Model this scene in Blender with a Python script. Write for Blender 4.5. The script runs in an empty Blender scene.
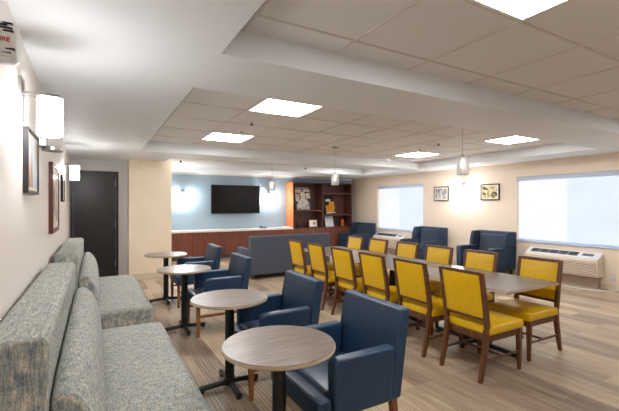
import bpy, bmesh, math, random
from mathutils import Vector, Matrix
random.seed(7)
PI = math.pi
C = bpy.context.scene.collection

# ------------------------------------------------------------------ materials
def new_mat(name):
    m = bpy.data.materials.new(name); m.use_nodes = True
    nt = m.node_tree; b = nt.nodes['Principled BSDF']
    return m, nt, b
def srgb(r, g, b):
    f = lambda c: (c/255/12.92) if c/255 <= 0.04045 else ((c/255+0.055)/1.055)**2.4
    return (f(r), f(g), f(b), 1)
def plain(name, col, rough=0.5, metal=0.0, spec=0.5, emit=None, es=0, bump=0, bscale=60, coat=0):
    m, nt, b = new_mat(name)
    b.inputs['Base Color'].default_value = col
    b.inputs['Roughness'].default_value = rough
    b.inputs['Metallic'].default_value = metal
    b.inputs['Specular IOR Level'].default_value = spec
    b.inputs['Coat Weight'].default_value = coat
    if emit:
        b.inputs['Emission Color'].default_value = emit
        b.inputs['Emission Strength'].default_value = es
    tc = nt.nodes.new('ShaderNodeTexCoord')
    n = nt.nodes.new('ShaderNodeTexNoise'); n.inputs['Scale'].default_value = bscale
    nt.links.new(tc.outputs['Object'], n.inputs['Vector'])
    if bump:
        bp = nt.nodes.new('ShaderNodeBump'); bp.inputs['Strength'].default_value = bump
        bp.inputs['Distance'].default_value = 0.002
        nt.links.new(n.outputs['Fac'], bp.inputs['Height']); nt.links.new(bp.outputs['Normal'], b.inputs['Normal'])
    return m
def noise_mat(name, stops, scale=(1,1,1), nscale=5, detail=4, rough=0.5, bump=0.0, spec=0.5, coat=0, dist=0.0):
    """colour ramp driven by stretched noise (object coordinates)"""
    m, nt, b = new_mat(name)
    tc = nt.nodes.new('ShaderNodeTexCoord'); mp = nt.nodes.new('ShaderNodeMapping')
    mp.inputs['Scale'].default_value = scale
    n = nt.nodes.new('ShaderNodeTexNoise'); n.inputs['Scale'].default_value = nscale
    n.inputs['Detail'].default_value = detail; n.inputs['Distortion'].default_value = dist
    r = nt.nodes.new('ShaderNodeValToRGB')
    el = r.color_ramp.elements
    el[0].position, el[0].color = stops[0]; el[1].position, el[1].color = stops[-1]
    for p, c in stops[1:-1]:
        e = el.new(p); e.color = c
    nt.links.new(tc.outputs['Object'], mp.inputs['Vector']); nt.links.new(mp.outputs['Vector'], n.inputs['Vector'])
    nt.links.new(n.outputs['Fac'], r.inputs['Fac']); nt.links.new(r.outputs['Color'], b.inputs['Base Color'])
    b.inputs['Roughness'].default_value = rough; b.inputs['Specular IOR Level'].default_value = spec
    b.inputs['Coat Weight'].default_value = coat
    if bump:
        bp = nt.nodes.new('ShaderNodeBump'); bp.inputs['Strength'].default_value = bump
        bp.inputs['Distance'].default_value = 0.002
        nt.links.new(n.outputs['Fac'], bp.inputs['Height']); nt.links.new(bp.outputs['Normal'], b.inputs['Normal'])
    return m

M = {}
M['wall_white'] = plain('wall_white', srgb(242,234,228), 0.38, bump=.08, bscale=90)
M['wall_grey'] = plain('wall_grey', srgb(222,222,224), 0.6, bump=.08, bscale=90)
M['wall_beige'] = noise_mat('wall_beige', [(.3, srgb(238,222,196)), (.7, srgb(243,228,205))], (1,1,1), 3, 2, .6)
M['wall_window'] = plain('wall_window', srgb(236,220,203), 0.55, bump=.08, bscale=90)
M['wall_blue'] = plain('wall_blue', srgb(152,174,190), 0.55, bump=.08, bscale=90)
M['soffit'] = plain('soffit_paint', srgb(234,239,244), 0.6, bump=.05, bscale=80)
M['tile'] = noise_mat('ceiling_tile', [(.3, srgb(228,227,228)), (.7, srgb(235,234,235))], (1,1,1), 120, 3, .9, .15)
M['tbar'] = plain('ceiling_tbar', srgb(216,210,206), 0.5)
M['trim'] = plain('trim_white', srgb(240,238,232), 0.4)
M['baseb'] = plain('baseboard_cream', srgb(218,203,178), 0.45)
M['lamp'] = plain('troffer_light', (1,1,1,1), .5, emit=(1,.99,.975,1), es=11)
M['shade'] = plain('sconce_glow', (1,1,1,1), .5, emit=(1,.985,.97,1), es=20)
M['bulb'] = plain('bulb_glow', (1,1,1,1), .5, emit=(1,.9,.8,1), es=1.2)
M['chrome'] = plain('brushed_nickel', srgb(170,168,166), 0.3, metal=1)
M['black'] = plain('black_metal', srgb(26,27,30), 0.38, spec=.5)
M['blackpl'] = plain('black_plastic', srgb(18,18,20), 0.35)
M['screen'] = plain('tv_screen', srgb(14,15,17), 0.22, spec=.35)
M['door'] = noise_mat('door_black', [(.3, srgb(30,30,33)), (.7, srgb(37,37,40))], (8,8,.6), 5, 3, .34)
M['counter'] = plain('counter_white', srgb(236,228,220), 0.35)
M['yellow'] = noise_mat('yellow_vinyl', [(.3, srgb(218,174,0)), (.7, srgb(226,182,0))], (1,1,1), 30, 2, .42, .12)
M['blue'] = noise_mat('blue_vinyl', [(.3, srgb(27,54,82)), (.7, srgb(31,60,89))], (1,1,1), 30, 2, .40, .12)
M['navy'] = noise_mat('navy_fabric', [(.3, srgb(24,42,62)), (.7, srgb(38,60,84))], (1,1,1), 220, 2, .8, .2)
M['navygrey'] = noise_mat('navy_grey_fabric', [(.3, srgb(38,50,66)), (.7, srgb(56,70,90))], (1,1,1), 220, 2, .8, .2)
M['grey'] = noise_mat('grey_fabric', [(.3, srgb(62,68,82)), (.7, srgb(86,93,108))], (1,1,1), 260, 2, .85, .2)
M['navyseat'] = noise_mat('dark_seat_vinyl', [(.3, srgb(42,58,80)), (.7, srgb(50,68,92))], (1,1,1), 30, 2, .38, .1)
M['chairwood'] = noise_mat('walnut', [(.3, srgb(74,42,22)), (.5, srgb(96,56,30)), (.75, srgb(120,74,42))], (14,14,1), 4, 4, .38)
M['legwood'] = noise_mat('light_walnut', [(.3, srgb(120,72,38)), (.75, srgb(160,102,58))], (14,14,1), 4, 4, .4)
M['cabwood'] = noise_mat('cherry_laminate', [(.25, srgb(84,44,32)), (.5, srgb(116,64,48)), (.75, srgb(140,82,62))], (16,16,.8), 4, 5, .45)
M['shelfwood'] = noise_mat('dark_cherry', [(.25, srgb(74,42,34)), (.75, srgb(104,62,50))], (16,16,.8), 4, 5, .5)
M['sidewood_lit'] = noise_mat('sconce_lit_cherry', [(.25, srgb(196,104,56)), (.75, srgb(222,130,78))], (3,3,1), 4, 5, .45)  # reddish cabinet wood with the sconce light painted in as orange
M['tabletop'] = noise_mat('grey_oak_laminate', [(.25, srgb(88,72,64)), (.5, srgb(116,99,88)), (.75, srgb(136,118,105))], (.9,14,3), 6, 6, .3)
M['longtop'] = noise_mat('grey_oak_long', [(.25, srgb(72,61,56)), (.5, srgb(94,82,75)), (.75, srgb(110,97,89))], (14,.9,3), 6, 6, .3)
M['edge'] = plain('beige_edge_band', srgb(186,166,140), .5)
M['hvac'] = plain('hvac_cream', srgb(216,204,188), .45)
M['subbase'] = plain('sub_base_taupe', srgb(168,150,134), .6)
M['hvactop'] = plain('hvac_top', srgb(222,224,230), .35)
M['grille'] = plain('grille_grey', srgb(96,100,108), .5)
M['dark'] = plain('dark_gap', srgb(30,26,24), .8)
M['plinth'] = plain('grey_toe_kick', srgb(96,84,76), .6)
M['white'] = plain('white_plastic', srgb(236,234,230), .4)
M['red'] = plain('red_print', srgb(190,60,50), .5)
M['mat'] = plain('picture_mat', srgb(232,226,212), .6)
M['redframe'] = plain('mahogany_frame', srgb(96,36,28), .35)
M['blackframe'] = plain('black_frame', srgb(30,28,30), .35)
M['brownframe'] = plain('brown_frame', srgb(66,44,34), .4)
M['bar'] = plain('shade_bar', srgb(196,212,238), .5)  # blue of the daylight behind is put into this colour
M['navypic'] = plain('navy_print', srgb(40,44,60), .5)
M['amber'] = plain('amber_glass', srgb(200,112,40), .3)

# glass
m, nt, b = new_mat('clear_glass')
b.inputs['Base Color'].default_value = (.95,.95,.94,1); b.inputs['Roughness'].default_value = .4
b.inputs['Transmission Weight'].default_value = .75; b.inputs['IOR'].default_value = 1.3
M['glass'] = m
m, nt, b = new_mat('window_glass')
b.inputs['Base Color'].default_value = (.9,.95,1,1); b.inputs['Roughness'].default_value = .02
b.inputs['Transmission Weight'].default_value = 1; b.inputs['IOR'].default_value = 1.02
M['pane'] = m

def tweed():
    m, nt, b = new_mat('tweed')
    L = nt.links; N = nt.nodes
    tc = N.new('ShaderNodeTexCoord')
    outs = []
    for sc, ns in (((1,.11,1), 210), ((.11,1,.11), 210), ((1,1,.1), 210)):
        mp = N.new('ShaderNodeMapping'); mp.inputs['Scale'].default_value = sc
        n = N.new('ShaderNodeTexNoise'); n.inputs['Scale'].default_value = ns; n.inputs['Detail'].default_value = 2
        L.new(tc.outputs['Object'], mp.inputs['Vector']); L.new(mp.outputs['Vector'], n.inputs['Vector'])
        outs.append(n.outputs['Fac'])
    a = N.new('ShaderNodeMath'); a.operation = 'ADD'; L.new(outs[0], a.inputs[0]); L.new(outs[1], a.inputs[1])
    c = N.new('ShaderNodeMath'); c.operation = 'ADD'; L.new(a.outputs[0], c.inputs[0]); L.new(outs[2], c.inputs[1])
    d = N.new('ShaderNodeMath'); d.operation = 'MULTIPLY'; d.inputs[1].default_value = 1/3; L.new(c.outputs[0], d.inputs[0])
    r = N.new('ShaderNodeValToRGB'); el = r.color_ramp.elements
    el[0].position = .38; el[0].color = srgb(100,116,124); el[1].position = .61; el[1].color = srgb(222,216,200)
    for p, col in ((.45, srgb(136,147,150)), (.51, srgb(166,168,160)), (.56, srgb(188,182,167))):
        e = el.new(p); e.color = col
    L.new(d.outputs[0], r.inputs['Fac']); L.new(r.outputs['Color'], b.inputs['Base Color'])
    bp = N.new('ShaderNodeBump'); bp.inputs['Strength'].default_value = .3; bp.inputs['Distance'].default_value = .002
    L.new(d.outputs[0], bp.inputs['Height']); L.new(bp.outputs['Normal'], b.inputs['Normal'])
    b.inputs['Roughness'].default_value = .9; b.inputs['Specular IOR Level'].default_value = .2
    return m
M['tweed'] = tweed()

def floor_mat():
    m, nt, b = new_mat('floor_planks')
    L = nt.links; N = nt.nodes
    tc = N.new('ShaderNodeTexCoord')
    mp = N.new('ShaderNodeMapping'); mp.inputs['Rotation'].default_value = (0,0,PI/2)
    L.new(tc.outputs['Object'], mp.inputs['Vector'])
    br = N.new('ShaderNodeTexBrick')
    br.inputs['Scale'].default_value = 1; br.inputs['Brick Width'].default_value = 1.15
    br.inputs['Row Height'].default_value = .21; br.inputs['Mortar Size'].default_value = .0015
    br.inputs['Color1'].default_value = (0,0,0,1); br.inputs['Color2'].default_value = (1,1,1,1)
    br.inputs['Mortar'].default_value = (.3,.3,.3,1); br.offset = .37; br.offset_frequency = 3
    L.new(mp.outputs['Vector'], br.inputs['Vector'])
    # long grain and wider soft streaks, both along Y
    g = N.new('ShaderNodeMapping'); g.inputs['Scale'].default_value = (1,.035,1)
    L.new(tc.outputs['Object'], g.inputs['Vector'])
    n1 = N.new('ShaderNodeTexNoise'); n1.inputs['Scale'].default_value = 60; n1.inputs['Detail'].default_value = 3
    L.new(g.outputs['Vector'], n1.inputs['Vector'])
    g2 = N.new('ShaderNodeMapping'); g2.inputs['Scale'].default_value = (1,.13,1)
    L.new(tc.outputs['Object'], g2.inputs['Vector'])
    n2 = N.new('ShaderNodeTexNoise'); n2.inputs['Scale'].default_value = 9; n2.inputs['Detail'].default_value = 5
    L.new(g2.outputs['Vector'], n2.inputs['Vector'])
    # ribs of the striped planks: fine dark lines along Y, strength varying from plank to plank
    w = N.new('ShaderNodeTexWave'); w.wave_type = 'BANDS'; w.bands_direction = 'X'
    w.inputs['Scale'].default_value = 10.5; w.inputs['Distortion'].default_value = 1.3; w.inputs['Detail'].default_value = 3; w.inputs['Detail Scale'].default_value = 4
    L.new(g.outputs['Vector'], w.inputs['Vector'])
    def mul(a, k):
        q = N.new('ShaderNodeMath'); q.operation = 'MULTIPLY'; L.new(a, q.inputs[0])
        if isinstance(k, float): q.inputs[1].default_value = k
        else: L.new(k, q.inputs[1])
        return q.outputs[0]
    def add(a, c):
        q = N.new('ShaderNodeMath'); q.operation = 'ADD'; L.new(a, q.inputs[0])
        if isinstance(c, float): q.inputs[1].default_value = c
        else: L.new(c, q.inputs[1])
        return q.outputs[0]
    # plank-to-plank offset so the grain breaks at each joint
    s = add(add(mul(br.outputs['Color'], .31), mul(n1.outputs['Fac'], .55)), mul(n2.outputs['Fac'], .40))
    # ribbed planks: irregular fine lines; some planks strongly ribbed, some plain; more of them on the bench side
    b2 = N.new('ShaderNodeTexBrick')
    for k, v in (('Scale',1),('Brick Width',1.15),('Row Height',.21),('Mortar Size',0)): b2.inputs[k].default_value = v
    b2.inputs['Color1'].default_value = (.15,.15,.15,1); b2.inputs['Color2'].default_value = (1,1,1,1); b2.offset = .37; b2.offset_frequency = 3; b2.inputs['Bias'].default_value = .2
    L.new(mp.outputs['Vector'], b2.inputs['Vector'])
    sx = N.new('ShaderNodeSeparateXYZ'); L.new(tc.outputs['Object'], sx.inputs[0])
    mr = N.new('ShaderNodeMapRange'); mr.inputs['From Min'].default_value = 1.4; mr.inputs['From Max'].default_value = 3.0
    mr.inputs['To Min'].default_value = .34; mr.inputs['To Max'].default_value = .07
    L.new(sx.outputs['X'], mr.inputs['Value'])
    pw = N.new('ShaderNodeMath'); pw.operation = 'POWER'; L.new(w.outputs['Fac'], pw.inputs[0]); pw.inputs[1].default_value = .45
    wv = N.new('ShaderNodeMath'); wv.operation = 'SUBTRACT'; L.new(pw.outputs[0], wv.inputs[0]); wv.inputs[1].default_value = .66
    s = add(s, mul(mul(wv.outputs[0], mr.outputs['Result']), b2.outputs['Color']))
    r = N.new('ShaderNodeValToRGB'); el = r.color_ramp.elements
    el[0].position = .34; el[0].color = srgb(104,86,72); el[1].position = 1.0; el[1].color = srgb(218,197,168)
    for p, col in ((.50, srgb(138,119,102)), (.64, srgb(166,147,125)), (.80, srgb(188,167,141))):
        e = el.new(p); e.color = col
    L.new(s, r.inputs['Fac']); L.new(r.outputs['Color'], b.inputs['Base Color'])
    b.inputs['Roughness'].default_value = .46; b.inputs['Specular IOR Level'].default_value = .45
    return m
M['floor'] = floor_mat()

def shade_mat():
    """roller shade with daylight painted in as emission: whiter where the near sash is, bluish elsewhere, thin weave"""
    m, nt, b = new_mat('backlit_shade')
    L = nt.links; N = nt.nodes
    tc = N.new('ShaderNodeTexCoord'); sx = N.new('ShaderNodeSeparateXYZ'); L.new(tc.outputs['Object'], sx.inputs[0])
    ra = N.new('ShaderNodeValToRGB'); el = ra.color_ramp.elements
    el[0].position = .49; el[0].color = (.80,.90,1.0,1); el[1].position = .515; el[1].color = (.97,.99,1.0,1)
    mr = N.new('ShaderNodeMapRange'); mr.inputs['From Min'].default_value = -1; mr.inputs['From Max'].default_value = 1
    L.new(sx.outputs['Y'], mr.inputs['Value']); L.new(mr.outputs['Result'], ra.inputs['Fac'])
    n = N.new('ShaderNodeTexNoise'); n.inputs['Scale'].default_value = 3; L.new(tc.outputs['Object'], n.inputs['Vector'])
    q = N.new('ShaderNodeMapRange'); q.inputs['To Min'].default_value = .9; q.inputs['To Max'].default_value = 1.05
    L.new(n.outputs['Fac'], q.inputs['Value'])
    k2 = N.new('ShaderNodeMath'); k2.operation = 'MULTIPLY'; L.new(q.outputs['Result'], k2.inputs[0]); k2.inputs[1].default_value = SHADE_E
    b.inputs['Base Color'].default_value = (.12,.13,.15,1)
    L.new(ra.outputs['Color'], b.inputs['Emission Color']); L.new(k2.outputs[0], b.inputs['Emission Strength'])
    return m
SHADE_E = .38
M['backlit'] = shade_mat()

def picture_mat(name, stops, scale, nscale, seed=0.0, dist=.6, detail=2):
    m = noise_mat(name, stops, scale, nscale, detail, .35, dist=dist)
    for n in m.node_tree.nodes:
        if n.type == 'MAPPING': n.inputs['Location'].default_value = (seed, seed*1.7, seed*.6)
    for n in m.node_tree.nodes:
        if n.type == 'VALTORGB': n.color_ramp.interpolation = 'B_SPLINE'
    return m

# ------------------------------------------------------------------ mesh helpers
def nb(): return bmesh.new()
def box(bm, x0, x1, y0, y1, z0, z1):
    v = [bm.verts.new(p) for p in ((x0,y0,z0),(x1,y0,z0),(x1,y1,z0),(x0,y1,z0),(x0,y0,z1),(x1,y0,z1),(x1,y1,z1),(x0,y1,z1))]
    for f in ((0,3,2,1),(4,5,6,7),(0,1,5,4),(1,2,6,5),(2,3,7,6),(3,0,4,7)): bm.faces.new([v[i] for i in f])
    return v
def loft(bm, secs):
    """secs: list of closed rings (same count) -> closed solid"""
    rings = [[bm.verts.new(p) for p in s] for s in secs]
    n = len(rings[0])
    for a, b_ in zip(rings, rings[1:]):
        for i in range(n): bm.faces.new((a[i], a[(i+1) % n], b_[(i+1) % n], b_[i]))
    bm.faces.new(rings[0][::-1]); bm.faces.new(rings[-1])
def rect_loft(bm, secs):
    """secs: (cx, cy, hx, hy, z)"""
    loft(bm, [[(cx-hx,cy-hy,z),(cx+hx,cy-hy,z),(cx+hx,cy+hy,z),(cx-hx,cy+hy,z)] for cx,cy,hx,hy,z in secs])
def prism_y(bm, prof, y0, y1, n=1):
    """profile in (x,z) extruded along y"""
    loft(bm, [[(x, y0+(y1-y0)*k/n, z) for x, z in prof] for k in range(n+1)])
def prism_x(bm, prof, x0, x1, n=1):
    loft(bm, [[(x0+(x1-x0)*k/n, y, z) for y, z in prof] for k in range(n+1)])
def cyl(bm, cx, cy, z0, z1, r0, r1=None, n=24):
    r1 = r0 if r1 is None else r1
    loft(bm, [[(cx+r*math.cos(2*PI*i/n), cy+r*math.sin(2*PI*i/n), z) for i in range(n)] for r, z in ((r0,z0),(r1,z1))])
def lathe(bm, prof, cx=0, cy=0, n=28):
    loft(bm, [[(cx+r*math.cos(2*PI*i/n), cy+r*math.sin(2*PI*i/n), z) for i in range(n)] for r, z in prof])
def tube(bm, pts, r, n=10):
    pts = [Vector(p) for p in pts]; secs = []
    up = Vector((0,0,1))
    for i, p in enumerate(pts):
        d = (pts[min(i+1,len(pts)-1)] - pts[max(i-1,0)]).normalized()
        u = d.cross(up)
        if u.length < 1e-3: u = Vector((1,0,0))
        u.normalize(); w = u.cross(d).normalized()
        secs.append([tuple(p + r*(math.cos(2*PI*k/n)*u + math.sin(2*PI*k/n)*w)) for k in range(n)])
    loft(bm, secs)
def cushion(bm, x0, x1, y0, y1, z0, z1, crown=.012, n=8, side=.0):
    """box whose top (and sides a little) bulge like upholstery"""
    cx, cy = (x0+x1)/2, (y0+y1)/2; hx, hy = (x1-x0)/2, (y1-y0)/2
    nz = 3
    grid = {}
    def P(i, j, k):
        if (i,j,k) not in grid:
            u = -1+2*i/n; v = -1+2*j/n; t = k/nz
            z = z0 + (z1-z0)*t
            if k == nz: z += crown*(1-u**4)*(1-v**4)
            s = side*math.sin(PI*t)
            x = cx+u*hx + (s*u if abs(u)==1 else 0)*(1-v**4)
            y = cy+v*hy + (s*v if abs(v)==1 else 0)*(1-u**4)
            grid[(i,j,k)] = bm.verts.new((x,y,z))
        return grid[(i,j,k)]
    for i in range(n):
        for j in range(n):
            bm.faces.new((P(i,j,nz),P(i+1,j,nz),P(i+1,j+1,nz),P(i,j+1,nz)))
            bm.faces.new((P(i,j,0),P(i,j+1,0),P(i+1,j+1,0),P(i+1,j,0)))
    for k in range(nz):
        for i in range(n):
            bm.faces.new((P(i,0,k),P(i+1,0,k),P(i+1,0,k+1),P(i,0,k+1)))
            bm.faces.new((P(i+1,n,k),P(i,n,k),P(i,n,k+1),P(i+1,n,k+1)))
            bm.faces.new((P(0,i+1,k),P(0,i,k),P(0,i,k+1),P(0,i+1,k+1)))
            bm.faces.new((P(n,i,k),P(n,i+1,k),P(n,i+1,k+1),P(n,i,k+1)))
def obj(name, bm, mat, parent=None, bevel=0.0, seg=2, smooth=True, mats=None):
    bmesh.ops.recalc_face_normals(bm, faces=bm.faces)
    me = bpy.data.meshes.new(name); bm.to_mesh(me); bm.free()
    for mm in (mats or [mat]): me.materials.append(M[mm] if isinstance(mm, str) else mm)
    o = bpy.data.objects.new(name, me); C.objects.link(o)
    if parent: o.parent = parent
    if bevel:
        md = o.modifiers.new('bevel', 'BEVEL'); md.width = bevel; md.segments = seg
        md.limit_method = 'ANGLE'; md.angle_limit = math.radians(40); md.harden_normals = True
    if smooth:
        for p in me.polygons: p.use_smooth = True
        if not bevel:
            me.set_sharp_from_angle(angle=math.radians(35))
    return o
def tag(o, label, cat, group=None, kind=None):
    if label: o['label'] = label
    if cat: o['category'] = cat
    if group: o['group'] = group
    if kind: o['kind'] = kind
    return o
def thing(name, label, cat, loc=(0,0,0), rz=0, group=None):
    o = bpy.data.objects.new(name, None); o.empty_display_size = .1; C.objects.link(o)
    o.location = loc; o.rotation_euler = (0,0,rz)
    return tag(o, label, cat, group)
def dup(root, loc, rz, label, parent=None):
    def rec(o, par):
        c = o.copy(); C.objects.link(c); c.parent = par
        for ch in list(o.children): rec(ch, c)
        return c
    r = rec(root, None); r.location = loc; r.rotation_euler = (0,0,rz); r['label'] = label
    return r
def struct(name, bm, mat, parent=None, bevel=0, **k):
    o = obj(name, bm, mat, parent, bevel, smooth=False, **k)
    if not parent: o['kind'] = 'structure'
    return o
def wall_box(name, mat, *b):
    bm = nb(); box(bm, *b); return struct(name, bm, mat)

# ------------------------------------------------------------------ dimensions (metres, camera at x=0,y=0)
XL, XW = -.43, 7.95
xl = lambda y: -.355-.0119*(y-2.5)
YB = -2.6            # wall behind the camera
YBEI, YDOOR, YTV = 8.35, 8.80, 11.0
ZS, ZT = 2.43, 2.60  # soffit underside, tiled recess

# floor
wall_box('floor', 'floor', XL-.2, XW+.2, YB-.2, YTV+.2, -.1, 0)
# walls
bm = nb(); loft(bm, [[(-.62,YB,z),(xl(YB),YB,z),(xl(YDOOR+.15),YDOOR+.15,z),(-.62,YDOOR+.15,z)] for z in (0,2.8)]); struct('wall_left', bm, 'wall_white')
wall_box('wall_back', 'wall_window', XL-.15, XW+.15, YB-.15, YB, 0, 2.8)
wall_box('wall_front', 'wall_blue', 1.25, XW+.15, YTV, YTV+.15, 0, 2.8)
# beige return and alcove side
bm = nb(); box(bm, .59, 1.40, YBEI, YTV, 0, ZS); struct('wall_alcove', bm, 'wall_beige')
# door wall with opening x .. DX0-DX1
DX0, DX1, DH = XL+.004, .425, 2.20
bm = nb(); box(bm, DX1, .59, YDOOR, YDOOR+.15, 0, ZS); box(bm, XL, DX1, YDOOR, YDOOR+.15, DH, ZS); box(bm, XL, DX0, YDOOR, YDOOR+.15, 0, DH)
struct('wall_door_side', bm, 'wall_grey')
# window wall with two openings, and an added unseen third for daylight
W3 = (-1.74, .21); W2 = (2.93, 4.92); W1 = (7.60, 9.56); WZ = (.755, 2.115)
bm = nb()
segs = [(YB, W3[0]), (W3[1], W2[0]), (W2[1], W1[0]), (W1[1], YTV)]
for a, b_ in segs: box(bm, XW, XW+.15, a, b_, 0, 2.8)
for a, b_ in (W3, W2, W1): box(bm, XW, XW+.15, a, b_, 0, WZ[0]); box(bm, XW, XW+.15, a, b_, WZ[1], 2.8)
struct('wall_right', bm, 'wall_window')

# ceiling: plastered soffit with three tiled recesses
REC = [(.67, 7.15, -1.6, 2.28), (.67, 7.15, 3.04, 6.99), (1.28, 7.15, 7.65, 9.25)]
bm = nb()
X0, X1 = XL, XW
ys = YB
for (rx0, rx1, ry0, ry1) in REC:
    box(bm, X0, X1, ys, ry0, ZS, ZT+.15)
    box(bm, X0, rx0, ry0, ry1, ZS, ZT+.15); box(bm, rx1, X1, ry0, ry1, ZS, ZT+.15)
    ys = ry1
box(bm, X0, X1, ys, YTV, ZS, ZT+.15)
struct('ceiling', bm, 'soffit')
XG = [.81+.702*i for i in range(10)]
YG = [[2.05-.705*i for i in range(6)], [3.42+.73*i for i in range(5)], [7.75, 8.45, 9.15]]
LIT = {0: [(1, 2), (7, 2)], 1: [(1, 0), (7, 0), (1, 3), (7, 3)], 2: [(1, 1), (7, 1)]}
lights = []
for r, (rx0, rx1, ry0, ry1) in enumerate(REC):
    bm = nb(); box(bm, rx0-.02, rx1+.02, ry0-.02, ry1+.02, ZT+.003, ZT+.05)
    t = struct('ceiling', bm, 'tile')
    g = nb()
    for x in XG:
        if rx0+.05 < x < rx1-.05: box(g, x-.009, x+.009, ry0, ry1, ZT-.004, ZT+.004)
    for y in YG[r]:
        if ry0+.05 < y < ry1-.02: box(g, rx0, rx1, y-.009, y+.009, ZT-.0045, ZT+.004)
    struct('ceiling_grid', g, 'tbar', parent=t)

# ceiling lights
def make_light(x0, x1, y0, y1, label):
    t = thing('ceiling_light', label, 'ceiling light', ((x0+x1)/2, (y0+y1)/2, ZT), 0, 'square ceiling light panels')
    hx, hy = (x1-x0)/2-.012, (y1-y0)/2-.012
    f = nb()
    for a in ((-hx, hx, -hy, -hy+.02), (-hx, hx, hy-.02, hy), (-hx, -hx+.02, -hy+.02, hy-.02), (hx-.02, hx, -hy+.02, hy-.02)):
        box(f, *a, -.008, .001)
    obj('frame', f, 'trim', t)
    d = nb(); box(d, -hx+.02, hx-.02, -hy+.02, hy-.02, -.005, .001); obj('diffuser', d, 'lamp', t)
    return t
X_ = lambda i: XG[i]
lab = ['square ceiling light panel at the top of the frame, nearest the camera',
       'largest square ceiling light panel beyond the cross beam, above the round tables',
       'square ceiling light panel beside the smoke detector, above the round tables',
       'square ceiling light panel just beyond the cross beam, nearest the large window',
       'square ceiling light panel beside a smoke detector, nearest the far window',
       'ceiling light panel in the far recess near the bookcase, seen edge-on']
make_light(X_(1), X_(2), .64, 1.345, lab[0])
make_light(X_(7), X_(8), .64, 1.345, 'added unseen ceiling light panel over the right end of the near recess')  # panel outside the frame, put in for its illumination
make_light(X_(1), X_(2), 3.42, 4.15, lab[1]); make_light(X_(7), X_(8), 3.42, 4.15, lab[3])
make_light(X_(1), X_(2), 5.61, 6.34, lab[2]); make_light(X_(7), X_(8), 5.61, 6.34, lab[4])
make_light(X_(7), X_(8), 8.16, 8.86, lab[5])
make_light(X_(1), X_(2), 8.08, 8.78, 'ceiling light panel in the far recess over the cabinet end')

# door
d1 = tag(thing('door_1', None, None, (0,0,0)), None, None, kind='structure')
f = nb(); box(f, DX0, DX0+.05, YDOOR-.02, YDOOR+.1, 0, DH); box(f, DX1-.05, DX1, YDOOR-.02, YDOOR+.1, 0, DH); box(f, DX0+.05, DX1-.05, YDOOR-.02, YDOOR+.1, DH-.05, DH)
obj('door_frame', f, 'door', d1, .004)
f = nb(); box(f, DX0+.052, DX1-.052, YDOOR+.02, YDOOR+.065, .01, DH-.052); obj('door_leaf', f, 'door', d1, .003)
for z in (.3, 1.1, 1.95):
    f = nb(); cyl(f, DX1-.056, YDOOR+.014, z-.05, z+.05, .007, n=10); obj('hinge', f, 'chrome', d1)

# baseboards, trim
def bb(name, *b): bm = nb(); box(bm, *b); o = struct(name, bm, 'baseb', bevel=.004)
bm = nb(); loft(bm, [[(xl(YB)-.01,YB,z),(xl(YB)+.014,YB,z),(xl(YDOOR)+.014,YDOOR-.03,z),(xl(YDOOR)-.01,YDOOR-.03,z)] for z in (0,.1)]); struct('baseboard_left', bm, 'baseb')
bb('baseboard_alcove', .59, 1.415, YBEI-.015, YBEI, 0, .12)
bb('baseboard_right', XW-.015, XW, YB, YTV-.5, 0, .1)
bm = nb(); box(bm, 1.40, XW, YTV-.035, YTV, 2.385, ZS); struct('trim_1', bm, 'trim', bevel=.005)

# windows and shades
def window(n, y0, y1, lab):
    w = thing('window_%d' % n, None, None, (XW, (y0+y1)/2, (WZ[0]+WZ[1])/2)); w['kind'] = 'structure'
    hy, hz = (y1-y0)/2, (WZ[1]-WZ[0])/2
    f = nb()
    for a in ((-hy, hy, -hz, -hz+.05), (-hy, hy, hz-.05, hz), (-hy, -hy+.05, -hz+.05, hz-.05), (hy-.05, hy, -hz+.05, hz-.05), (-.03, .03, -hz+.05, hz-.05)):
        box(f, .09, .14, a[0], a[1], a[2], a[3])
    obj('window_frame', f, 'trim', w, .004)
    f = nb(); box(f, .112, .118, -hy+.05, hy-.05, -hz+.05, hz-.05); obj('glass_pane', f, 'pane', w)
    f = nb(); box(f, -.03, .09, -hy-.03, hy+.03, -hz-.022, -hz+.003); obj('window_sill', f, 'bar', w, .005)
    s = thing('roller_shade', lab, 'roller shade', (XW+.045, (y0+y1)/2, (WZ[0]+WZ[1])/2))
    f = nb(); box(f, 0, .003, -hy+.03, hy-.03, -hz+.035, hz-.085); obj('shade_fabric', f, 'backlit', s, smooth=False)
    f = nb(); box(f, -.01, .012, -hy+.012, hy-.012, -hz+.008, -hz+.035); obj('bottom_bar', f, 'bar', s, .004)
    f = nb(); box(f, -.025, .035, -hy+.006, hy-.006, hz-.085, hz-.002); obj('headrail', f, 'bar', s, .006)
    return s
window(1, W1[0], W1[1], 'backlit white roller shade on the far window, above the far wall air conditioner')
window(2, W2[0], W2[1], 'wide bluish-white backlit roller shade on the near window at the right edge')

window(3, W3[0], W3[1], 'added unseen glowing roller shade on a window behind the camera')  # extra window out of view, added to brighten the room

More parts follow.
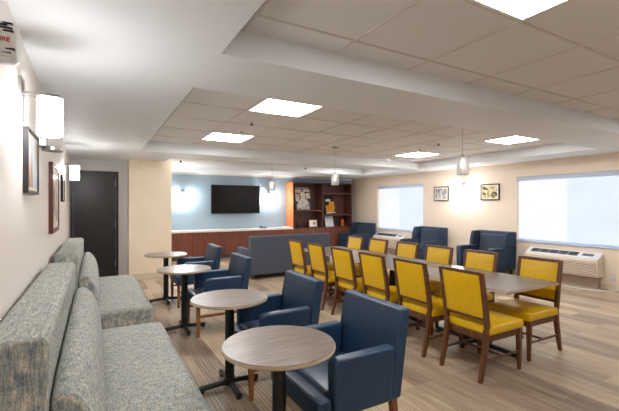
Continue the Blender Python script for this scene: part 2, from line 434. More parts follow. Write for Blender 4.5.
# ------------------------------------------------------------------ sconces (local +X points off the wall)
def make_sconce(loc, rz, label):
    t = thing('wall_sconce', label, 'wall lamp', loc, rz, 'white glass wall sconces')
    f = nb(); box(f, -.01, .018, -.055, .055, -.04, .19); obj('back_plate', f, 'chrome', t, .004)
    f = nb(); box(f, .018, .185, -.02, .02, .10, .118); obj('arm', f, 'chrome', t, .003)
    f = nb(); lathe(f, [(.03,.092),(.064,.092),(.064,.10),(.03,.10)], .138, 0); obj('cap', f, 'chrome', t)
    f = nb(); lathe(f, [(.05,-.115),(.058,-.111),(.061,-.10),(.061,.092),(.05,.092)], .138, 0); obj('lamp_shade', f, 'shade', t)
    return t
sc0 = make_sconce((xl(2.54), 2.54, 2.0), 0, 'white glowing wall sconce on the left wall, nearest the camera')
dup(sc0, (xl(-1.67), -1.67, 2.0), 0, 'added unseen wall sconce on the left wall behind the camera')  # extra lamp out of view, added to lift the room's brightness
dup(sc0, (xl(6.7), 6.7, 2.0), 0, 'small white glowing wall sconce on the left wall in front of the black door')
dup(sc0, (2.14, YTV, 1.76), -PI/2, 'glowing wall sconce on the blue wall left of the television')
dup(sc0, (4.76, YTV, 1.76), -PI/2, 'glowing wall sconce on the blue wall right of the television')
dup(sc0, (XW, 6.26, 1.88), PI, 'glowing wall sconce on the window wall between two small pictures')

# fixture beneath the first sconce and the alarm
M['shade2'] = plain('bright_sconce_glow', (1,1,1,1), .5, emit=(1,.975,.95,1), es=62)
for ch in [c for o in C.objects if o.name.startswith('wall_sconce') and o.location.x > 1 for c in o.children if c.name.startswith('lamp_shade')]:
    ch.data = ch.data.copy(); ch.data.materials[0] = M['shade2']
    f = nb(); box(f, .196, .215, -.085, .085, -.018, .014); box(f, .196, .235, -.095, -.05, -.055, .055)
    box(f, .196, .222, .06, .095, -.032, .032); obj('front_clip', f, 'blackpl', ch.parent, .002)
t = thing('door_chime', 'small chrome box and round disc fixture on the left wall just past the first sconce', 'wall fixture', (xl(3.5), 3.5, 1.985))
f = nb(); box(f, -.01, .05, -.06, .06, -.04, .07); obj('mounting_box', f, 'chrome', t, .006)
f = nb(); cyl(f, .085, 0, -.07, -.035, .07); obj('disc', f, 'chrome', t, .006)
t = thing('fire_alarm', 'white domed fire alarm with black and red print high on the left wall', 'fire alarm', (xl(1.97), 1.97, 2.165))
def disc_x(bm, prof, n=32):
    loft(bm, [[(x, r*math.cos(2*PI*i/n), r*math.sin(2*PI*i/n)) for i in range(n)] for x, r in prof])
f = nb(); disc_x(f, [(-.01,.082),(.01,.085),(.055,.083),(.072,.07),(.08,.04),(.082,.01)]); obj('housing', f, 'white', t)
for x0, x1, z in ((.028,.06,.062),(.012,.045,.049),(.022,.062,.036),(.034,.066,.023),(.04,.07,-.044),(.028,.056,-.056)):
    y = -math.sqrt(.084**2-z*z); f = nb(); box(f, x0, x1, y-.002, y+.015, z, z+.007); obj('sounder_slot', f, 'blackpl', t)
cu = bpy.data.curves.new('red_lettering', 'FONT'); cu.body = 'FIRE'; cu.size = .025; cu.extrude = .003; cu.align_x = 'CENTER'; cu.align_y = 'CENTER'
tmp = bpy.data.objects.new('tmp', cu); C.objects.link(tmp); bpy.context.view_layer.update()
me = bpy.data.meshes.new_from_object(tmp.evaluated_get(bpy.context.evaluated_depsgraph_get())); bpy.data.objects.remove(tmp)
lo = bpy.data.objects.new('red_lettering', me); C.objects.link(lo); me.materials.clear(); me.materials.append(M['red'])
lo.parent = t; lo.matrix_local = Matrix(((1,0,0,.034),(0,0,-1,-.0845),(0,1,0,-.010),(0,0,0,1))); lo['label'] = 'red FIRE lettering'
f = nb(); box(f, .015, .07, -.06, -.02, -.095, -.065); obj('strobe_lens', f, 'glass', t, .008)

# ------------------------------------------------------------------ wall pictures
def picture(loc, rz, w, h, fr, fw, matname, label, depth=.03, inner=0.0, name='framed_picture'):
    """local: hangs on plane x=0 facing +X, width along y, centred"""
    t = thing(name, label, 'picture', loc, rz)
    f = nb()
    for a in ((-w/2, w/2, -h/2, -h/2+fw), (-w/2, w/2, h/2-fw, h/2), (-w/2, -w/2+fw, -h/2+fw, h/2-fw), (w/2-fw, w/2, -h/2+fw, h/2-fw)):
        box(f, 0, depth, a[0], a[1], a[2], a[3])
    obj('frame', f, fr, t, .003)
    if inner:
        f = nb(); box(f, .001, depth-.008, -w/2+fw, w/2-fw, -h/2+fw, h/2-fw); obj('picture_mat', f, 'mat', t, smooth=False)
    q = fw+inner
    f = nb(); box(f, .001, depth-.006, -w/2+q, w/2-q, -h/2+q, h/2-q); obj('print', f, matname, t, smooth=False)
    return t
p1 = picture_mat('art_blue_gold', [(.36, srgb(226,232,242)), (.46, srgb(168,196,224)), (.52, srgb(216,170,96)), (.6, srgb(168,96,44)), (.7, srgb(60,48,60))], (1,1.2,.6), 4.2, 3.1)
p2 = picture_mat('art_map', [(.35, srgb(236,228,214)), (.5, srgb(196,190,176)), (.62, srgb(120,120,110)), (.7, srgb(60,66,66))], (1,1,1), 7, 1.3)
p3 = picture_mat('art_bw', [(.38, srgb(240,238,236)), (.5, srgb(150,146,144)), (.58, srgb(60,56,58)), (.66, srgb(210,206,204))], (1,3.2,.8), 6, 5.2)
p4 = picture_mat('art_field', [(.36, srgb(238,232,214)), (.5, srgb(196,168,96)), (.58, srgb(116,112,62)), (.68, srgb(64,52,40))], (1,1,1.6), 7, 2.4)
p5 = picture_mat('art_portrait', [(.38, srgb(26,26,34)), (.47, srgb(70,70,86)), (.53, srgb(214,202,186)), (.6, srgb(176,120,70)), (.68, srgb(240,234,226))], (1,1,1), 6, 9.3)
p6 = picture_mat('art_dark_gold', [(.38, srgb(24,24,30)), (.46, srgb(44,42,48)), (.51, srgb(220,150,30)), (.64, srgb(236,170,40)), (.70, srgb(226,220,214))], (1,1,1.2), 5, 4.4)
picture((xl(2.90)-.004, 2.90, 1.762), 0, .47, .38, 'blackframe', .02, p1, 'black framed picture of pale blue and gold shapes beside the first sconce', .034, .02)
picture((xl(4.61)-.006, 4.61, 1.572), 0, .72, .675, 'redframe', .045, p2, 'long picture in a dark red wooden frame on the left wall above the benches', .045, .06)
picture((xl(6.13)-.004, 6.13, 1.73), 0, .33, .36, 'blackframe', .025, p3, 'narrow-looking black framed picture on the left wall nearest the black door', .035, .03)
picture((XW, 6.95, 1.81), PI, .48, .37, 'blackframe', .022, p3, 'small black and white framed picture left of the window-wall sconce', .03, .03)
picture((XW, 5.54, 1.81), PI, .48, .37, 'blackframe', .022, p4, 'small framed landscape of a yellowish building right of the window-wall sconce', .03, .03)

# ------------------------------------------------------------------ pendants
def make_pendant(x, y, zc, label):
    t = thing('pendant_lamp', label, 'pendant lamp', (x, y, .035), 0, 'glass pendant lamps'); zc -= .035
    f = nb(); lathe(f, [(.02,zc-.03),(.06,zc-.022),(.066,zc-.002),(.02,zc)]); obj('canopy', f, 'chrome', t)
    f = nb(); cyl(f, 0, 0, 2.09, zc-.02, .0035, n=8); obj('cable', f, 'chrome', t)
    f = nb(); lathe(f, [(.014,2.05),(.022,2.055),(.022,2.085),(.008,2.10)]); obj('socket', f, 'chrome', t)
    f = nb(); n = 40
    R = lambda i, r: r*(1+.03*math.cos(i*PI))
    prof = [(.064,1.845),(.069,1.86),(.071,1.95),(.069,2.05),(.066,2.07),(.062,2.07),(.064,2.05),(.066,1.95),(.064,1.86),(.060,1.85)]
    rings = [[f.verts.new((R(i,r)*math.cos(2*PI*i/n), R(i,r)*math.sin(2*PI*i/n), z)) for i in range(n)] for r, z in prof]
    for a, b_ in zip(rings, rings[1:]+rings[:1]):
        for i in range(n): f.faces.new((a[i], a[(i+1)%n], b_[(i+1)%n], b_[i]))
    obj('glass_shade', f, 'glass', t)
    f = nb(); lathe(f, [(.008,1.93),(.022,1.945),(.026,1.97),(.018,2.01),(.012,2.05)]); obj('bulb', f, 'bulb', t)
    f = nb(); lathe(f, [(.030,1.842),(.034,1.846),(.034,1.866),(.030,1.87)]); obj('bottom_ring', f, 'chrome', t)
    return t
make_pendant(3.99, 3.16, ZT, 'ribbed glass pendant lamp hanging over the near end of the long table')
make_pendant(3.93, 5.95, ZT, 'ribbed glass pendant lamp hanging in front of the bookcase')
make_pendant(3.90, 8.80, ZT, 'small far pendant lamp hanging in front of the sconce right of the television')

# ------------------------------------------------------------------ smoke detectors, sprinklers
for x, y, l in ((1.85, 5.25, 'white round smoke detector beside the ceiling light over the round tables'), (5.41, 5.25, 'white round smoke detector beside the ceiling light nearer the windows')):
    t = thing('smoke_detector', l, 'smoke detector', (x, y, ZT), 0, 'smoke detectors')
    f = nb(); lathe(f, [(.03,-.03),(.055,-.025),(.065,-.01),(.065,0)]); obj('housing', f, 'white', t)
    f = nb(); lathe(f, [(.012,-.05),(.028,-.046),(.032,-.029),(.02,-.028)]); obj('sensor_cap', f, 'chrome', t)
def sprinkler(loc, l, side=False):
    t = thing('sprinkler_head', l, 'sprinkler', loc, 0, 'ceiling sprinkler heads')
    if side: t.rotation_euler = (-PI/2, 0, 0)   # local -z points towards -y
    f = nb(); lathe(f, [(.02,-.006),(.035,-.004),(.035,0),(.02,0)]); obj('escutcheon', f, 'trim', t)
    f = nb(); lathe(f, [(.012,-.04),(.014,-.03),(.008,-.02),(.010,-.004)]); lathe(f, [(.01,-.046),(.026,-.045),(.026,-.041),(.01,-.04)]); obj('deflector', f, 'black', t)
sprinkler((1.79, 4.69, ZT-.004), 'dark sprinkler head between the two ceiling lights over the round tables')
sprinkler((5.23, 4.64, ZT-.004), 'dark sprinkler head in the ceiling near the window-side light panels')
sprinkler((1.75, 9.25, 2.53), 'sprinkler head on the far bulkhead above the sconce left of the television', True)
sprinkler((5.1, 9.25, 2.53), 'sprinkler head on the far bulkhead above the bookcase', True)

# ------------------------------------------------------------------ television
t = thing('television', 'large black flat screen television mounted on the blue wall', 'television', (3.67, YTV, 1.682))
f = nb(); box(f, -.75, .75, -.10, -.055, -.425, .425); obj('bezel', f, 'blackpl', t, .006)
f = nb(); box(f, -.732, .732, -.1025, -.099, -.403, .410); obj('screen', f, 'screen', t, smooth=False)
f = nb(); box(f, -.25, .25, -.055, 0, -.2, .2); obj('wall_mount', f, 'black', t, .004)

# ------------------------------------------------------------------ cabinet run, counter, bookcase
CF = 10.53
t = thing('base_cabinet', 'long low reddish wood cabinet under the white counter along the blue wall', 'cabinet', (0,0,0))
f = nb(); box(f, 1.40, 7.72, CF+.07, YTV-.001, 0, .10); obj('toe_kick', f, 'plinth', t)
f = nb(); box(f, 1.40, 7.72, CF+.03, YTV-.001, .10, .755); obj('body', f, 'cabwood', t)
nd = 14; dw = (7.72-1.40)/nd
for i in range(nd):
    f = nb(); box(f, 1.40+i*dw+.002, 1.40+(i+1)*dw-.002, CF+.01, CF+.029, .11, .75); obj('door', f, 'cabwood', t, .002)
t = thing('countertop', 'long white countertop on the wood cabinet below the television', 'countertop', (0,0,0))
t2 = nb(); box(t2, 1.402, 5.385, CF-.015, YTV-.001, .757, .81); o = obj('slab', t2, 'counter', t, .004)
t = thing('bookcase', 'tall dark cherry bookcase with open shelves standing on the cabinet', 'bookcase', (0,0,0))
BX0, BX1, BXM, BY, BZ0, BZ1 = 5.39, 7.66, 6.50, 10.56, .757, 2.245
f = nb(); box(f, BX0, BX0+.03, BY, YTV-.002, BZ0, BZ1); o = obj('side_panel', f, 'sidewood_lit', t, .002); o['label'] = 'left side panel, sconce light painted in as orange'
f = nb(); box(f, BX1-.03, BX1, BY, YTV-.002, BZ0, BZ1); obj('side_panel', f, 'shelfwood', t, .002)
f = nb(); box(f, BXM-.02, BXM+.02, BY, YTV-.02, BZ0+.03, BZ1-.03); obj('divider', f, 'shelfwood', t, .002)
f = nb(); box(f, BX0+.03, BX1-.03, YTV-.02, YTV-.002, BZ0, BZ1); obj('back_panel', f, 'shelfwood', t)
f = nb(); box(f, BX0+.03, BX1-.03, BY, YTV-.02, BZ1-.03, BZ1); obj('top_panel', f, 'shelfwood', t, .002)
f = nb(); box(f, BX0+.03, BX1-.03, BY, YTV-.02, BZ0, BZ0+.03); obj('shelf', f, 'shelfwood', t, .002)
for x0, x1, z in ((BX0+.03, BXM-.02, 1.345), (BXM+.02, BX1-.03, 1.92), (BXM+.02, BX1-.03, 1.20)):
    f = nb(); box(f, x0, x1, BY+.005, YTV-.02, z-.03, z); obj('shelf', f, 'cabwood', t, .002)

def leaning(name, label, cat, x, z, w, h, matname, fr, y0=10.72, lean=.16, fw=.02, inner=0.0, rz=0.0):
    t = thing(name, label, cat, (x, y0, z), 0)
    t.rotation_euler = (-lean, -.07 if name == 'poster' and w < .5 else 0, rz)
    f = nb()
    for a in ((-w/2, w/2, 0, fw), (-w/2, w/2, h-fw, h), (-w/2, -w/2+fw, fw, h-fw), (w/2-fw, w/2, fw, h-fw)):
        box(f, a[0], a[1], 0, .02, a[2]+.004, a[3]+.004)
    obj('frame', f, fr, t, .002)
    f = nb(); box(f, -w/2+fw, w/2-fw, .006, .018, fw+.004, h-fw+.004)
    obj('mat' if inner else 'backing', f, 'mat' if inner else matname, t, smooth=False)
    if inner:
        f = nb(); box(f, -w/2+fw+inner, w/2-fw-inner, .003, .0065, fw+inner, h-fw-inner); obj('print', f, matname, t, smooth=False)
    return t
def blob(f, cx, cz, rx, rz, y0, y1, n=20):
    loft(f, [[(cx+rx*math.cos(2*PI*i/n), y, cz+rz*math.sin(2*PI*i/n)) for i in range(n)] for y in (y0, y1)])
t = leaning('poster', 'large dark poster of a pale figure standing on the upper left shelf', 'poster', 5.88, 1.346, .60, .80, 'navypic', 'blackframe', 10.70, .22, .014)
f = nb(); blob(f, .0, .50, .10, .12, .001, .006); blob(f, .0, .22, .22, .2, .001, .0055, 6); box(f, -.25, .2, .001, .005, .03, .2); o = obj('printed_figure', f, picture_mat('figure_pale', [(.35, srgb(196,178,160)), (.5, srgb(226,216,204)), (.62, srgb(150,150,164)), (.7, srgb(66,62,72))], (1,1,1), 9, 2.2), t)
f = nb(); box(f, -.26, -.04, .001, .005, .58, .70); box(f, .02, .27, .001, .005, .62, .70); box(f, .12, .27, .001, .005, .4, .58); box(f, -.27, -.13, .001, .005, .3, .54); box(f, -.25, .25, .001, .005, .73, .76); obj('printed_blocks', f, picture_mat('blocks', [(.4, srgb(214,206,200)), (.6, srgb(190,150,110))], (1,1,1), 9, 1.2), t)
t = leaning('poster', 'smaller black and golden yellow poster leaning on the right shelf', 'poster', 6.92, 1.218, .46, .62, 'blackpl', 'blackframe', 10.72, .2, .012, rz=.1)
f = nb(); blob(f, .02, .20, .20, .13, .001, .006, 7); box(f, -.17, .12, .001, .0055, .07, .3); box(f, .0, .2, .001, .0052, .2, .42); obj('printed_gold_shape', f, plain('gold_print', srgb(232,160,30), .5), t)
f = nb(); blob(f, -.03, .47, .12, .05, .001, .006, 6); box(f, -.18, .2, .001, .0065, .025, .06); obj('printed_white_shape', f, 'mat', t)
leaning('framed_certificate', 'pale blue-white framed sheet leaning on the lowest right shelf', 'certificate', 6.86, .790, .30, .36, 'hvactop', 'white', 10.70, .3, .01, rz=-.1)
leaning('photo_frame', 'small black photo frame with wide cream mat on the lower left shelf', 'photo frame', 6.22, .788, .33, .25, p4, 'blackframe', 10.70, .15, .02, .055)
f = nb(); lathe(f, [(.045,0),(.062,.01),(.066,.06),(.058,.18),(.05,.225),(.03,.23)]); o = obj('vase', f, 'amber'); o.location = (7.42, 10.78, .788); tag(o, 'small amber jar at the right end of the lowest shelf', 'jar')
f = nb(); lathe(f, [(.03,0),(.036,.01),(.036,.12),(.012,.17),(.012,.22),(.016,.225)]); o = obj('bottle', f, 'blackpl'); o.location = (5.68, 10.78, .788); tag(o, 'small dark bottle at the left end of the lower shelf', 'bottle')
t = thing('telephone', 'small grey telephone lying on the white counter below the right sconce', 'telephone', (4.45, 10.68, .81))
f = nb(); prism_x(f, [(-.08,0),(.08,0),(.08,.05),(-.08,.02)], -.09, .09); obj('base', f, 'grille', t, .004)
f = nb(); box(f, -.085, -.045, -.09, .09, .045, .07); obj('handset', f, 'grille', t, .01)
t = thing('notice_tray', 'small white tray at the bookcase end of the counter', 'tray', (5.20, 10.62, .81))
f = nb(); box(f, -.12, .12, -.08, .08, 0, .012); obj('tray_base', f, 'white', t, .003)
f = nb(); box(f, -.12, .12, .065, .08, .012, .04); obj('tray_rim', f, 'white', t, .003)

# ------------------------------------------------------------------ wall air conditioners (local: wall at x=0, front at -x)
def make_hvac(yc, label):
    t = thing('air_conditioner', label, 'air conditioner', (XW, yc, 0), 0, 'wall air conditioners under the windows')
    hw = .66
    f = nb(); prism_y(f, [(-.005,.21),(-.215,.21),(-.235,.245),(-.235,.505),(-.21,.54),(-.005,.635)], -hw, hw); obj('cabinet', f, 'hvac', t, .012)
    f = nb()
    for k in range(8):
        z = .264+k*.029
        prism_y(f, [(-.236,z),(-.252,z+.004),(-.252,z+.012),(-.236,z+.02)], -hw+.03, hw-.03)
    obj('front_louvers', f, 'hvac', t)
    f = nb(); box(f, -.2375, -.2345, -hw+.03, hw-.03, .26, .495); obj('louver_gap_shade', f, 'subbase', t, smooth=False)  # darker slab standing in for the shade between the louvers
    # sloping top with control lid: plane through (-.21,.555)-( -.005,.65)
    sl = lambda x: .540+(x+.21)*(.095/.205)
    def slab(y0, y1, xa, xb, d0, d1):
        f = nb(); prism_y(f, [(xa, sl(xa)+d0), (xb, sl(xb)+d0), (xb, sl(xb)+d1), (xa, sl(xa)+d1)], y0, y1); return f
    obj('top_panel', slab(-hw+.01, hw-.01, -.2, -.01, -.002, .006), 'hvactop', t, .002)
    for k in range(5):
        y0 = hw-.08-.175*(k+1)
        g = obj('outlet_grille', slab(y0+.006, y0+.169, -.165, -.045, .004, .009), 'grille', t)
        f = nb()
        for q in range(8):
            yy = y0+.012+q*.02
            prism_y(f, [(-.16, sl(-.16)+.009), (-.05, sl(-.05)+.009), (-.05, sl(-.05)+.014), (-.16, sl(-.16)+.014)], yy, yy+.004)
        obj('grille_fins', f, 'blackpl', g)
    obj('control_panel', slab(-hw+.12, -hw+.3, -.14, -.07, .004, .01), 'grille', t)
    f = nb(); box(f, -.10, -.016, -hw+.05, hw-.1, 0, .21); obj('sub_base', f, 'subbase', t, .004)
    return t
ac = make_hvac(3.95, 'cream wall air conditioner under the near window, its cord on the floor')
h2 = dup(ac, (XW, 8.85, 0), 0, 'cream wall air conditioner under the far window, behind the yellow chairs')
t = thing('wall_outlet', 'cream electrical outlet low on the wall right of the near air conditioner', 'outlet', (XW, 3.16, .22))
f = nb(); box(f, -.008, 0, -.045, .045, -.06, .06); obj('cover_plate', f, 'hvac', t, .003)
f = nb(); box(f, -.014, -.008, -.018, .018, .012, .045); box(f, -.014, -.008, -.018, .018, -.045, -.012); obj('socket', f, 'hvactop', t)
f = nb(); box(f, -.05, -.0145, -.02, .02, -.045, -.01); plug = f
cord = nb()
pts = [(XW-.035,3.16,.19),(XW-.06,3.12,.15),(XW-.07,3.06,.06),(XW-.11,3.1,.012),(XW-.30,3.30,.010),(XW-.36,3.6,.010),(XW-.33,4.0,.010),(XW-.28,4.3,.010)]
def cr(pts, n=8):
    out = []; P = [Vector(p) for p in pts]; P = [P[0]]+P+[P[-1]]
    for i in range(1, len(P)-2):
        for k in range(n):
            s = k/n; a,b_,c,d = P[i-1:i+3]
            out.append(.5*((2*b_)+(-a+c)*s+(2*a-5*b_+4*c-d)*s*s+(-a+3*b_-3*c+d)*s**3))
    out.append(P[-2]); return out
t = thing('power_cord', 'white power cord looping on the floor below the near air conditioner', 'cord', (0,0,0))
tube(cord, cr(pts), .009, 8); obj('cable', cord, 'hvactop', t)
for v in plug.verts: v.co += Vector((XW, 3.16, .22))
obj('plug', plug, 'hvactop', t, .004)

# ------------------------------------------------------------------ dining chair (front = +x local)
def leg_sq(secs):
    f = nb(); rect_loft(f, secs); return f
def make_chair(label):
    t = thing('dining_chair', label, 'chair', group='yellow dining chairs at the long table')
    f = nb(); cushion(f, -.215, .275, -.235, .235, .385, .462, .016, 8, .006); obj('seat', f, 'yellow', t, .016, 3)
    f = nb()
    box(f, -.20, .25, -.215, -.19, .325, .388); box(f, -.20, .25, .19, .215, .325, .388)
    box(f, .225, .255, -.19, .19, .325, .388); box(f, -.215, -.19, -.19, .19, .325, .388)
    obj('seat_frame', f, 'chairwood', t, .004)
    for s in (-1, 1):
        obj('leg', leg_sq([(.245, s*.205, .014, .014, 0), (.24, s*.205, .022, .022, .385)]), 'chairwood', t, .004)
        # rear leg sweeps back towards the floor
        obj('leg', leg_sq([(-.305, s*.205, .017, .015, 0), (-.27, s*.205, .020, .018, .14), (-.235, s*.205, .023, .020, .30), (-.222, s*.205, .024, .020, .44)]), 'chairwood', t, .004)
        f = nb(); tube(f, [(-.262, s*.205, .17), (.243, s*.205, .17)], .011, 8); obj('stretcher', f, 'chairwood', t)
    f = nb(); tube(f, [(0, -.20, .17), (0, .20, .17)], .011, 8); obj('stretcher', f, 'chairwood', t)
    f = nb()
    for s in (-1, 1):
        rect_loft(f, [(-.222, s*.212, .022, .018, .441), (-.245, s*.213, .020, .018, .62), (-.30, s*.214, .016, .018, .915), (-.303, s*.214, .016, .018, .93)])
    bx = lambda z: -.222 - .023*min(1,(z-.441)/.179) - (.055*(z-.62)/.295 if z > .62 else 0)
    for z0, z1 in ((.505,.535),(.905,.935)):
        loft(f, [[(bx(z)-.014, -.20, z), (bx(z)+.014, -.20, z), (bx(z)+.014, .20, z), (bx(z)-.014, .20, z)] for z in (z0, z1)])
    obj('back_frame', f, 'chairwood', t, .003)
    f = nb()
    zs = [.53+.375*k/6 for k in range(7)]
    secs = []
    for k, z in enumerate(zs):
        u = -1+2*k/6; row = []
        nn = 8
        for i in range(nn+1):
            v = -1+2*i/nn; row.append((bx(z)+.012+.012*(1-u**4)*(1-v**4), v*.194, z))
        for i in range(nn, -1, -1):
            v = -1+2*i/nn; row.append((bx(z)-.014-.008*(1-u**4)*(1-v**4), v*.194, z))
        secs.append(row)
    loft(f, secs); obj('backrest', f, 'yellow', t, .004)
    return t
near = [(2.27,'nearest the camera'),(2.90,'second from the camera'),(3.52,'third from the camera'),(4.15,'fourth from the camera'),(4.82,'fifth from the camera'),(5.47,'furthest from the camera')]
far = [(2.33,'nearest the camera'),(3.05,'second from the camera'),(3.70,'third from the camera'),(4.32,'fourth from the camera'),(5.00,'fifth from the camera'),(5.65,'furthest from the camera')]
c0 = None
for y, s in near:
    l = 'yellow dining chair on the aisle side of the long table, ' + s
    if c0 is None: c0 = make_chair(l); c0.location = (3.135, y, 0)
    else: dup(c0, (3.135, y, 0), random.uniform(-.02,.02), l)
for y, s in far:
    dup(c0, (3.885, y, 0), PI + random.uniform(-.02,.02), 'yellow dining chair on the window side of the long table, ' + s)

# ------------------------------------------------------------------ long table (three pedestal tables pushed together)
def make_long(y0, y1, label):
    yc = (y0+y1)/2; h = (y1-y0)/2-.002
    t = thing('dining_table', label, 'table', (3.565, yc, 0), 0, 'rectangular tables in a row')
    f = nb(); box(f, -.425, .425, -h, h, .713, .7375); e = obj('edge_band', f, 'edge', t, .003)
    f = nb(); box(f, -.421, .421, -h+.004, h-.004, .735, .7405); obj('tabletop', f, 'longtop', t, .001)
    f = nb(); box(f, -.2, .2, -.25, .25, .69, .7125); cyl(f, 0, 0, .04, .69, .04); obj('column', f, 'black', t, .003)
    f = nb()
    tube(f, [(0,-.5,.035),(0,-.3,.045),(0,.3,.045),(0,.5,.035)], .024, 12); tube(f, [(-.2,0,.035),(-.15,0,.045),(.15,0,.045),(.2,0,.035)], .024, 12)
    obj('base', f, 'black', t)
    for x, y in ((0,-.49),(0,.49),(-.19,0),(.19,0)):
        f = nb(); cyl(f, x, y, 0, .02, .02, n=12); obj('foot', f, 'blackpl', t)
    return t
make_long(2.03, 3.32, 'grey wood rectangular table, nearest of the three in the row')
make_long(3.32, 4.61, 'grey wood rectangular table, middle of the three in the row')
make_long(4.61, 5.90, 'grey wood rectangular table, furthest of the three, by the grey sofa')

# ------------------------------------------------------------------ round pedestal tables
def make_round(loc, label):
    t = thing('round_table', label, 'table', loc, 0, 'round pedestal tables')
    f = nb(); lathe(f, [(.28,.718),(.309,.719),(.312,.722),(.312,.7335),(.310,.737),(.28,.7375)], n=64); obj('edge_band', f, 'edge', t)
    f = nb(); lathe(f, [(.2,.736),(.308,.736),(.308,.7405),(.2,.7408)], n=64); obj('tabletop', f, 'tabletop', t)
    f = nb(); cyl(f, 0, 0, .05, .69, .038, n=28); cyl(f, 0, 0, .69, .7175, .11, n=28); obj('column', f, 'black', t, .003)
    f = nb()
    for dx, dy in ((1,0),(0,1)):
        tube(f, [(-.245*dx,-.245*dy,.034),(-.24*dx,-.24*dy,.034),(-.06*dx,-.06*dy,.046),(.06*dx,.06*dy,.046),(.24*dx,.24*dy,.034),(.245*dx,.245*dy,.034)], .022, 14)
    cyl(f, 0, 0, .03, .08, .05, n=24)
    obj('base', f, 'black', t)
    for dx, dy in ((1,0),(-1,0),(0,1),(0,-1)):
        f = nb(); cyl(f, .225*dx, .225*dy, 0, .018, .018, n=12); obj('foot', f, 'blackpl', t)
    return t
r0 = make_round((.885, 1.90, 0), 'round pedestal table nearest the camera')
dup(r0, (.97, 3.05, 0), 0, 'second round pedestal table from the camera')
dup(r0, (.94, 4.72, 0), 0, 'third round pedestal table from the camera')
dup(r0, (.965, 6.25, 0), 0, 'furthest round pedestal table, nearest the black door')

# ------------------------------------------------------------------ blue armchairs (front = +x local)
def make_arm(label):
    t = thing('armchair', label, 'armchair', group='blue armchairs at the round tables')
    f = nb(); cushion(f, -.25, .22, -.233, .233, .335, .455, .02, 8, .0); obj('seat', f, 'navyseat', t, .03, 3)
    f = nb(); cushion(f, .222, .315, -.305, .305, .335, .45, .008, 8, .004); obj('seat_front', f, 'blue', t, .025, 3)
    def bx(z): return -.235 - .09*(z-.34)/.53
    f = nb()
    zs = [.335 + (.87-.335)*k/8 for k in range(9)]
    secs = []
    for k, z in enumerate(zs):
        u = -1+2*k/8; nn = 8; row = []
        for i in range(nn+1):
            v = -1+2*i/nn; row.append((bx(z)+.055*(1-.25*k/8)+.012*(1-u**4)*(1-v**4), v*.305, z))
        for i in range(nn, -1, -1):
            v = -1+2*i/nn; row.append((bx(z)-.045*(1-.25*k/8), v*.305, z))
        secs.append(row)
    loft(f, secs); obj('backrest', f, 'blue', t, .018, 3)
    for s in (-1, 1):
        y0, y1 = (.235, .312) if s > 0 else (-.312, -.235)
        f = nb(); prism_y(f, [(-.20,.335),(.205,.335),(.215,.635),(.18,.655),(-.225,.658)], y0, y1); obj('armrest', f, 'blue', t, .018, 3)
        obj('leg', leg_sq([(.285, s*.27, .015, .015, 0), (.285, s*.27, .022, .022, .335)]), 'legwood', t, .004)
        obj('leg', leg_sq([(-.30, s*.27, .015, .015, 0), (-.255, s*.27, .020, .02, .2), (-.235, s*.27, .022, .022, .335)]), 'legwood', t, .004)
        f = nb(); box(f, -.245, .275, s*.27-.009, s*.27+.009, .215, .245); obj('stretcher', f, 'legwood', t, .003)
    return t
a0 = make_arm('blue vinyl armchair nearest the camera, at the first round table'); a0.location = (1.335, 2.02, 0); a0.rotation_euler = (0,0,PI)
dup(a0, (1.33, 3.02, 0), PI, 'blue vinyl armchair at the second round table from the camera')
dup(a0, (1.305, 4.63, 0), PI, 'blue vinyl armchair at the third round table from the camera')
dup(a0, (1.35, 6.02, 0), PI, 'blue vinyl armchair at the furthest round table')

# ------------------------------------------------------------------ navy wing chairs (front = +x local, back plane at x=-.42)
def make_wing(label):
    t = thing('wing_chair', label, 'armchair', group='navy wing chairs along the window wall')
    f = nb(); box(f, -.38, .36, -.32, .32, .12, .33); obj('seat_base', f, 'navy', t, .02, 3)
    f = nb(); cushion(f, -.27, .38, -.318, .318, .332, .455, .02, 8, .004); obj('seat_cushion', f, 'navy', t, .03, 3)
    f = nb()
    prof = [(-.385,.12),(-.25,.12),(-.27,.45),(-.305,.90),(-.33,.93),(-.40,.93),(-.425,.90)]
    prism_y(f, prof, -.455, .455, 6); obj('backrest', f, 'navy', t, .018, 3)
    f = nb(); prism_y(f, [(-.255,.458),(-.16,.458),(-.20,.70),(-.235,.86),(-.285,.86)], -.30, .30, 4); obj('back_cushion', f, 'navygrey', t, .03, 3)
    for s in (-1, 1):
        y0, y1 = (.325, .455) if s > 0 else (-.455, -.325)
        f = nb(); prism_y(f, [(-.262,.12),(.40,.12),(.41,.56),(.38,.605),(-.285,.605)], y0, y1); obj('armrest', f, 'navy', t, .022, 3)
        w0, w1 = (.36, .452) if s > 0 else (-.452, -.36)
        f = nb(); prism_y(f, [(-.292,.607),(-.03,.607),(-.06,.78),(-.10,.90),(-.14,.925),(-.315,.925)], w0, w1); obj('wing', f, 'navy', t, .02, 3)
        for x in (-.33, .33):
            obj('leg', leg_sq([(x, s*.38, .016, .016, 0), (x, s*.38, .026, .026, .12)]), 'chairwood', t, .003)
    return t
w0 = make_wing('navy wing chair left of the near window, nearest the camera of the three'); w0.location = (7.50, 5.34, 0); w0.rotation_euler = (0,0,PI)
dup(w0, (7.50, 7.17, 0), PI, 'navy wing chair between the two windows, middle of the three')
dup(w0, (7.45, 10.0, 0), PI, 'navy wing chair in the far corner beside the bookcase')

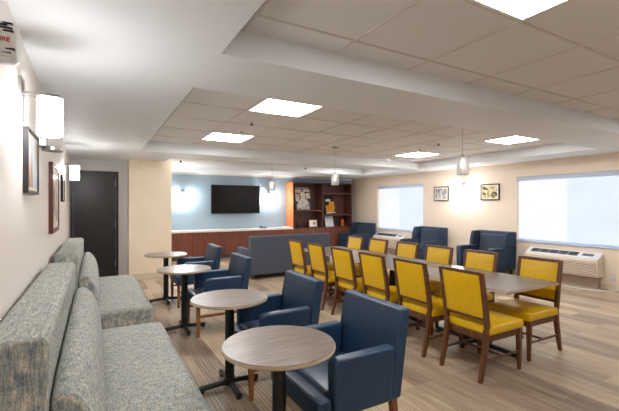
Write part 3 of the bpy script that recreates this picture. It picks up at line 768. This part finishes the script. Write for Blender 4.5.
# ------------------------------------------------------------------ grey sofa, its back to the tables
t = thing('sofa', 'grey high-back sofa with its back to the long table, facing the television', 'sofa', (3.655, 7.62, 0))
f = nb(); prism_x(f, [(-.46,.09),(-.25,.09),(-.27,.45),(-.31,.86),(-.33,.875),(-.44,.875),(-.46,.86)], -.94, .94, 8); obj('backrest', f, 'grey', t, .02, 3)
f = nb(); box(f, -.80, .80, -.248, .42, .09, .30); obj('seat_base', f, 'grey', t, .015, 3)
for x0 in (-.798, .002):
    f = nb(); cushion(f, x0, x0+.796, -.24, .44, .302, .45, .02, 8, .004); obj('seat_cushion', f, 'grey', t, .03, 3)
for s in (-1, 1):
    f = nb(); box(f, *( (.805, .94) if s > 0 else (-.94, -.805)), -.245, .44, .09, .59); obj('armrest', f, 'grey', t, .03, 3)
    for y in (-.38, .36):
        obj('leg', leg_sq([(s*.86, y, .02, .02, 0), (s*.86, y, .03, .03, .09)]), 'chairwood', t, .003)

# ------------------------------------------------------------------ tweed benches along the left wall
def make_bench(y0, y1, label):
    t = thing('upholstered_bench', label, 'bench', (0, (y0+y1)/2, 0), 0, 'tweed benches along the left wall')
    h = (y1-y0)/2
    f = nb(); box(f, -.30, .46, -h+.04, h-.04, 0, .10); obj('plinth', f, 'dark', t)
    f = nb(); cushion(f, -.16, .535, -h, h, .10, .445, .022, 10, .006); obj('seat', f, 'tweed', t, .045, 4)
    f = nb(); prism_y(f, [(-.34,.10),(-.165,.10),(-.145,.60),(-.142,1.015),(-.162,1.035),(-.325,1.035),(-.34,1.015)], -h, h, 10); obj('backrest', f, 'tweed', t, .018, 3)
    # leaning back cushion: rounded profile
    prof = [(-.14,.47),(.015,.47),(.038,.50),(.045,.56),(.036,.65),(.012,.74),(-.025,.805),(-.06,.84),(-.10,.85),(-.14,.83)]
    f = nb(); loft(f, [[(-.14+(x+.14)*(1-.10*(abs(v)**8)), v*(h-.01), z-.03*(abs(v)**10)*(z>.7)) for x, z in prof] for v in [-1+2*k/16 for k in range(17)]])
    obj('back_cushion', f, 'tweed', t, .03, 3)
    return t
make_bench(1.62, 3.70, 'tweed upholstered bench against the left wall, nearest the camera')
make_bench(4.30, 6.40, 'tweed upholstered bench against the left wall, in front of the black door')

# ------------------------------------------------------------------ camera, world, view
F = 378.0
cam = bpy.data.cameras.new('camera'); cam.sensor_width = 36; cam.lens = F/619*36; cam.clip_start = .05
co = bpy.data.objects.new('camera', cam); C.objects.link(co)
yaw = math.radians(29.57)
co.location = (0, 0, 1.5); co.rotation_euler = (PI/2, 0, -yaw)
bpy.context.scene.camera = co
w = bpy.data.worlds.new('world'); w.use_nodes = True; bpy.context.scene.world = w
bg = w.node_tree.nodes['Background']; bg.inputs[0].default_value = (.75,.87,1,1); bg.inputs[1].default_value = 1.0
vs = bpy.context.scene.view_settings
vs.view_transform = 'Standard'; vs.look = 'None'; vs.gamma = 1; vs.exposure = 1.24; vs.use_curve_mapping = False
